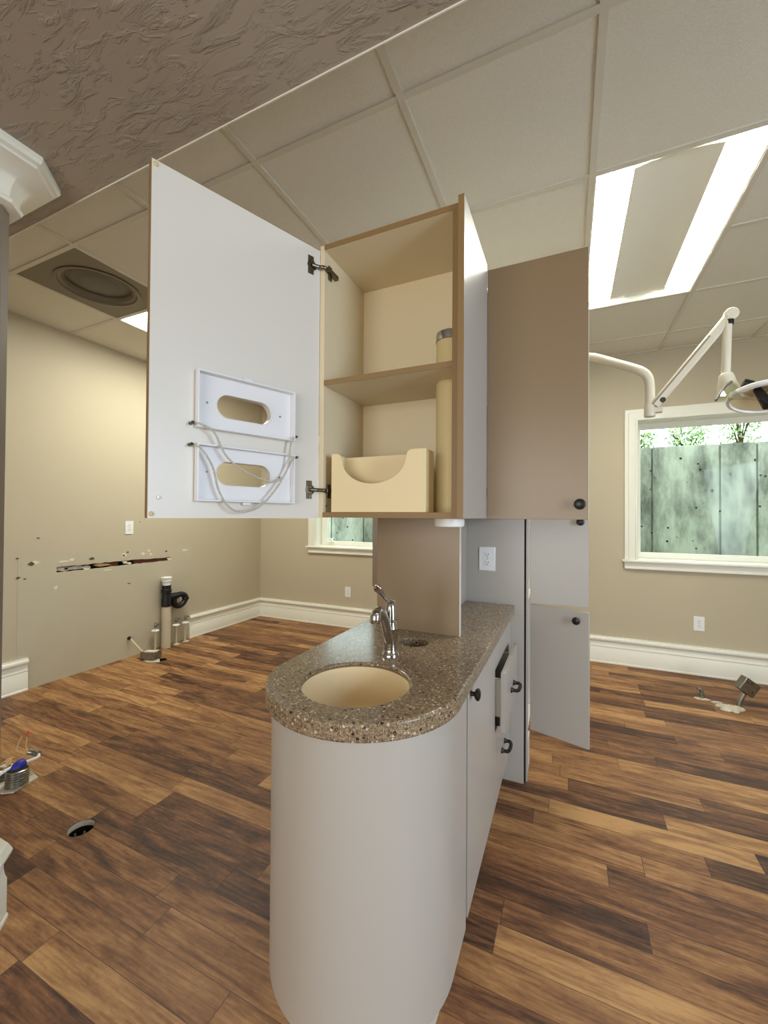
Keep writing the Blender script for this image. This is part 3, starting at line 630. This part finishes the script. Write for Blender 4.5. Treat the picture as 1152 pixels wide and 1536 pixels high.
# ---------------------------------------------------------------- plumbing on the left wall
PX, PY = -3.785, 2.915
t = thing('drain_pipe', (PX, PY, 0), 'white drain pipe with black tee and looped trap rising by the left wall', 'pipe')
MB().lathe(((.044, 0), (.043, .43), (.038, .43), (.038, 0)), (PX, PY, 0), seg=28).build('riser', M['pipe'], t)
q = MB().lathe(((.046, .425), (.046, .50), (.043, .51), (.043, .565), (.049, .57), (.049, .60), (.043, .605), (.043, .645)), (PX, PY, 0), seg=28)
q.tube([(PX, PY+.02, .515), (PX, PY+.08, .518), (PX+.002, PY+.13, .516)], .034, 16, 4); q.build('tee', M['blackplastic'], t)
q = MB().tube([(PX, PY+.10, .515), (PX, PY+.165, .522), (PX, PY+.215, .505), (PX, PY+.232, .468), (PX, PY+.205, .425), (PX, PY+.16, .402), (PX, PY+.115, .412), (PX, PY+.092, .445), (PX, PY+.092, .50)], .0285, 16, 5)
q.lathe(((.034, -.014), (.036, -.006), (.036, .006), (.034, .014)), (PX, PY+.23, .472), (0, .25, 1), 16); q.build('trap', M['blackplastic'], t)
MB().lathe(((.038, .64), (.038, .68), (.047, .685), (.047, .70), (.042, .702), (.042, .708), (.05, .711), (.052, .725), (.046, .729), (.001, .729)), (PX, PY, 0), seg=28).build('cap', M['plastic'], t)
for yv, xv, lab in ((2.80, -3.79, 'white supply stub with small valve, nearest the camera, left of the drain pipe'), (3.035, -3.785, 'white supply stub with small valve just right of the drain pipe'), (3.148, -3.785, 'white supply stub with small valve at the cut end of the baseboard')):
    t = thing('water_stub', (xv, yv, 0), lab, 'water pipe', 'water supply stubs by the left wall')
    MB().cyl((xv, yv, 0), (xv, yv, .235), .0095, seg=14).build('pipe', M['pipe'], t)
    MB().lathe(((.011, .198), (.034, .200), (.037, .205), (.032, .212), (.011, .216)), (xv, yv, 0), seg=20).build('escutcheon', M['plastic'], t)
    MB().prism(rag(xv+.01, yv, .035, .03, 10, .2), fXY, .0005, .006).build('floor_flange', M['cement'], t, smooth=False)
    q = MB().lathe(((.011, .232), (.014, .24), (.014, .262), (.011, .268), (.011, .282)), (xv, yv, 0), seg=14); q.cyl((xv, yv, .258), (xv+.02, yv+.03, .272), .009, seg=10); q.cyl((xv, yv, .25), (xv+.02, yv-.008, .25), .007, seg=10)
    q.build('valve', M['steel'], t)

t = thing('wall_conduit_box', (-3.62, 2.61, 0), 'metal junction box on the floor with a thin conduit bent from the left wall', 'junction box')
JM = Matrix.Translation((-3.60, 2.615, .045)) @ Matrix.Rotation(.30, 4, 'Z') @ Matrix.Rotation(-.12, 4, 'X')
q = MB(JM).prism(rect(-.075, .075, -.05, .05), fXY, -.03, .03, [rect(-.071, .071, -.046, .046)]); q.box(-.071, .071, -.046, .046, -.03, -.026); q.build('box', M['steel'], t, bevel=.002)
MB(JM).box(-.05, .05, -.035, .035, .022, .038).build('cover', M['plaster'], t, bevel=.004)
MB().tube([(XL+.002, 2.566, .186), (-3.82, 2.568, .178), (-3.76, 2.58, .125), (-3.665, 2.60, .05)], .0075, 10, 5).build('conduit', M['pipe'], t)
MB().lathe(((.016, 0), (.018, .006), (.014, .012), (.012, .03)), (XL+.001, 2.566, .186), (1, 0, -.3), 14).build('wall_fitting', M['dark'], t)
q = MB().prism(rag(-3.56, 2.60, .09, .055, 12, .2), fXY, .0005, .008); q.build('cement', M['cement'], t, smooth=False)

# ---------------------------------------------------------------- floor openings
t = thing('floor_sleeve', (*HOLE, -.12), 'round cable hole cut in the plank floor with grey wires inside', 'floor hole')
MB().lathe(((.050, -.002), (.050, -.026), (.052, -.026), (.052, -.002)), (*HOLE, 0), seg=28, cap=False).build('lining', M['plaster'], t)
MB().lathe(((.050, -.026), (.050, -.12), (.052, -.12), (.052, -.026)), (*HOLE, 0), seg=28, cap=False).build('shaft', M['dark'], t)
MB().lathe(((.001, -.12), (.052, -.12), (.052, -.125), (.001, -.125)), (*HOLE, 0), seg=28).build('bottom', M['dark'], t)
for a in (-.03, -.008, .016):
    MB().tube([(HOLE[0]+a, HOLE[1]+a, -.12), (HOLE[0]+a*.8+.004, HOLE[1]+.012+a, -.05), (HOLE[0]+a+.012, HOLE[1]+a*1.2+.02, -.022), (HOLE[0]+a+.022, HOLE[1]+a+.016, -.05)], .0038, 8, 4).build('wire', M['steel'], t)
t = thing('floor_recess', (-3.50, 2.66, -.06), 'small dark hole in the floor beside the metal box by the left wall', 'floor hole')
MB().lathe(((.038, -.001), (.038, -.06), (.001, -.06)), (-3.50, 2.66, 0), seg=20, cap=False).build('lining', M['dark'], t)

t = thing('floor_cable_stub', (-2.53, 1.13, 0), 'ribbed metal conduit with blue tape and loose wires rising from a cement patch', 'cable')
q = MB().prism([(-2.80, 1.05), (-2.52, 1.055), (-2.478, 1.085), (-2.505, 1.20), (-2.60, 1.215), (-2.80, 1.205)], fXY, .0005, .006); q.build('cement', M['cement'], t, smooth=False)
prf = []
for i in range(7):
    z = .011*i; prf += [(.043, z), (.047, z+.003), (.047, z+.007), (.043, z+.010)]
MB().lathe(prf, (-2.525, 1.118, .004), (-.12, .1, 1), 28).build('ribbed_conduit', M['steel'], t)
MB().lathe(((.040, 0), (.043, .004), (.036, .008), (.001, .010)), (-2.535, 1.126, .075), (-.12, .1, 1), 24).build('conduit_mouth', M['dark'], t)
MB().tube([(-2.545, 1.115, .07), (-2.548, 1.135, .088), (-2.552, 1.158, .09)], lambda s: .026-.006*abs(s-.5), 12, 4).build('tape_wrap', M['blue'], t)
MB().tube([(-2.60, 1.05, .045), (-2.57, 1.09, .082), (-2.552, 1.14, .092), (-2.56, 1.19, .082), (-2.575, 1.232, .075), (-2.60, 1.245, .078)], .0075, 10, 5).build('white_cable', M['plastic'], t)
MB().tube([(-2.595, 1.242, .078), (-2.625, 1.235, .084), (-2.645, 1.222, .09)], .0155, 12, 4).build('dark_tape', M['steel'], t)
q = MB().tube([(-2.64, 1.222, .09), (-2.665, 1.22, .11), (-2.672, 1.226, .15), (-2.672, 1.226, .165)], .0042, 8, 4); q.tube([(-2.645, 1.21, .088), (-2.69, 1.19, .10), (-2.70, 1.205, .14), (-2.69, 1.21, .165)], .004, 8, 4); q.build('tan_wires', M['tan'], t)
MB().tube([(-2.672, 1.226, .162), (-2.676, 1.228, .178), (-2.668, 1.232, .192)], .0055, 8, 3).build('red_wire_end', M['red'], t)
MB().lathe([(r*1.0, z) for r, z in prf[:20]], (-2.66, 1.09, .004), (-.1, .35, 1), 24).build('second_conduit', M['steel'], t)
q = MB()
for k_ in range(3): q.tube([(-2.62, 1.10+.02*k_, .06), (-2.62-.02*k_, 1.13, .085), (-2.67, 1.15+.01*k_, .08), (-2.72, 1.13, .05)], .005, 8, 4)
q.build('loose_wires', M['tan'], t)

t = thing('floor_junction_box', (1.14, 3.79, 0), 'tilted galvanised junction box on a short conduit by the far right baseboard', 'junction box')
JM = Matrix.Translation((1.185, 3.79, .155)) @ Matrix.Rotation(.35, 4, 'Z') @ Matrix.Rotation(.62, 4, 'Y')
q = MB(JM).prism(rect(-.058, .058, -.05, .05), fXZ, -.03, .03); q.build('box', M['steel'], t, bevel=.004)
for a, b in ((-.035, .02), (-.01, .028), (.03, -.02)): MB(JM).lathe(((.0055, 0), (.0055, .0008)), (a, -.0302, b), '-y', 10).build('knockout', M['dark'], t)
for b in (.02, -.02): MB(JM).lathe(((.012, 0), (.012, .0008)), (.0582, -.006, b), 'x', 12).build('knockout', M['dark'], t)
MB().tube([(1.135, 3.785, 0), (1.142, 3.787, .04), (1.168, 3.79, .10)], .0165, 12, 4).build('conduit', M['steel'], t)
q = MB()
for xc, yc, rx, ry in ((1.07, 3.72, .075, .05), (1.03, 3.67, .03, .025), (1.10, 3.74, .05, .03), (1.005, 3.78, .03, .012), (1.08, 3.66, .02, .02)): q.prism(rag(xc, yc, rx, ry, 12, .3), fXY, .0005, random.uniform(.006, .018))
q.build('broken_cement', M['cement'], t, smooth=False)
t = thing('floor_valve_stub', (.925, 3.84, 0), 'short metal valve stub in a pale floor patch left of the tilted box', 'valve')
MB().prism(rag(.925, 3.82, .05, .022, 12, .2), fXY, .0005, .004).build('floor_flange', M['cement'], t, smooth=False)
q = MB().lathe(((.017, 0), (.017, .02), (.019, .022), (.019, .036), (.014, .04), (.014, .06)), (.928, 3.84, 0), seg=16); q.tube([(.928, 3.84, .058), (.922, 3.84, .072), (.90, 3.835, .07)], .011, 10, 4)
q.build('body', M['steel'], t)

# ---------------------------------------------------------------- dental lamp
t = thing('dental_lamp', (-.19, 2.5, 2.1), 'cream jointed dental lamp arm with round lamp head by the right window', 'lamp')
MB().box(-.205, -.150, 2.46, 2.54, 2.12, 2.28).build('mount_bracket', M['lampbody'], t, bevel=.006)
MB().tube([(-.16, 2.50, 2.232), (0, 2.455, 2.236), (.10, 2.40, 2.222), (.22, 2.31, 2.137), (.305, 2.255, 2.073), (.338, 2.25, 2.04), (.349, 2.25, 1.99), (.349, 2.25, 1.90)], .0205, 16, 6).build('support_tube', M['lampbody'], t)
q = MB().lathe(((.0225, 1.845), (.0235, 1.85), (.0235, 1.90), (.0215, 1.905)), (.349, 2.25, 0), seg=20); q.box(.345, .398, 2.232, 2.268, 1.862, 1.885); q.build('elbow_collar', M['lampbody'], t, bevel=.002)
a, b = Vector((.366, 2.243, 1.895)), Vector((.640, 2.20, 2.252)); dirv = (b-a).normalized(); sd = Vector((0, 1, 0)); sd = (sd-dirv*sd.dot(dirv)).normalized(); up = dirv.cross(sd)
def bar(p, q_, w_, h_):
    r_ = MB(); pr_ = [(-w_, -h_*.6), (-w_*.6, -h_), (w_*.6, -h_), (w_, -h_*.6), (w_, h_*.6), (w_*.6, h_), (-w_*.6, h_), (-w_, h_*.6)]
    return r_.loft([[P + sd*i + up*j for i, j in pr_] for P in (p, q_)])
bar(a, b, .017, .0205).build('spring_arm', M['lampbody'], t, bevel=.002)
bar(a+up*.010-dirv*.0+sd*-.0, a+dirv*.34+up*.010, .0178, .006).build('arm_seam', mat('lamp_seam', (150, 142, 122), .5), t)
q = MB(); q.lathe(((.024, -.018), (.026, -.012), (.026, .012), (.024, .018)), b-dirv*.004, (0, 1, 0), 20); q.box(.612, .648, 2.183, 2.217, 2.236, 2.262); q.build('arm_cap', M['lampbody'], t, bevel=.004)
MB().lathe(((.012, -.0178), (.012, .0178)), a+dirv*.035-up*.012, sd, 14).build('arm_pivot', M['black'], t); MB().lathe(((.0175, 0), (.0185, .02)), (.630, 2.20, 2.205), 'z', 14).build('arm_pivot', M['black'], t)
MB().cyl((.626, 2.20, 2.232), (.619, 2.20, 1.985), .0165, seg=18).build('drop_tube', M['lampbody'], t)
q = MB().loft([[(.619+o+w_*math.cos(th), 2.19+d_*math.sin(th), z) for th in [2*PI*i/20 for i in range(20)]] for z, w_, d_, o in ((1.994, .019, .019, 0), (1.985, .026, .026, -.001), (1.955, .032, .03, .002), (1.925, .040, .034, .008), (1.905, .046, .038, .012), (1.895, .040, .034, .016))])
q.build('head_joint', M['lampbody'], t)
HC = Vector((.740, 2.13, 1.862)); ha = Vector((-.07, -.22, -.97)).normalized()       # lamp axis, tipped slightly to the front
MB().lathe(((.001, -.056), (.05, -.051), (.100, -.028), (.128, 0), (.123, 0), (.097, -.024), (.048, -.046), (.001, -.051)), HC, ha, 40).build('reflector', M['reflector'], t)
MB().lathe(((.121, -.010), (.134, -.010), (.137, -.002), (.135, .008), (.124, .010), (.121, .002)), HC, ha, 48, cap=False).build('rim', M['plastic'], t)
MB().lathe(((.001, -.050), (.022, -.048), (.022, -.012), (.016, -.006), (.001, -.005)), HC, ha, 20).build('bulb_cap', M['chrome'], t)
J = Vector((.634, 2.175, 1.905))
for s_, mid in ((1, Vector((.610, 2.12, 1.874))), (-1, Vector((.664, 2.20, 1.905)))):
    e_ = HC + Vector((-.128, -.02, 0)) if s_ > 0 else HC + Vector((-.055, .105, .035))
    MB().tube([J, mid, e_], .0085, 10, 6).build('yoke', M['lampbody'], t)
MB().lathe(((.018, -.016), (.018, .016)), (.672, 2.135, 1.924), (.8, 0, -.35), 16).build('pivot_knob', M['black'], t)
gp = Vector((.676, 2.055, 1.880)); ge = Vector((.695, 2.01, 1.800))
MB().tube([gp, gp*.6+ge*.4, ge*.93+gp*.07, ge], lambda s: .0135+.0055*min(1, s*1.6)-(.006 if s > .97 else 0), 16, 4).build('handle_grip', M['black'], t)
A_ = [Vector(p) for p in ((.624, 2.15, 1.945), (.600, 2.13, 1.925), (.580, 2.11, 1.898), (.563, 2.09, 1.872), (.553, 2.08, 1.856))]
MB().tube(A_, .0055, 8, 4).build('shield_rod', mat('shield_rod_grey', (120, 116, 104), .5), t)
B_ = [Vector(p) for p in ((.650, 2.14, 1.905), (.625, 2.07, 1.880), (.606, 2.03, 1.858), (.60, 1.99, 1.840), (.615, 1.965, 1.822))]
C_ = [Vector(p) for p in ((.66, 2.12, 1.88), (.652, 2.03, 1.850), (.645, 1.99, 1.834), (.65, 1.96, 1.818), (.665, 1.955, 1.808))]
o_ = Vector((.0, .0, .003))
MB().loft([[p, q_, r_, r_+o_, q_+o_, p+o_] for p, q_, r_ in zip(A_, B_, C_)]).build('splash_shield', M['shield'], t)
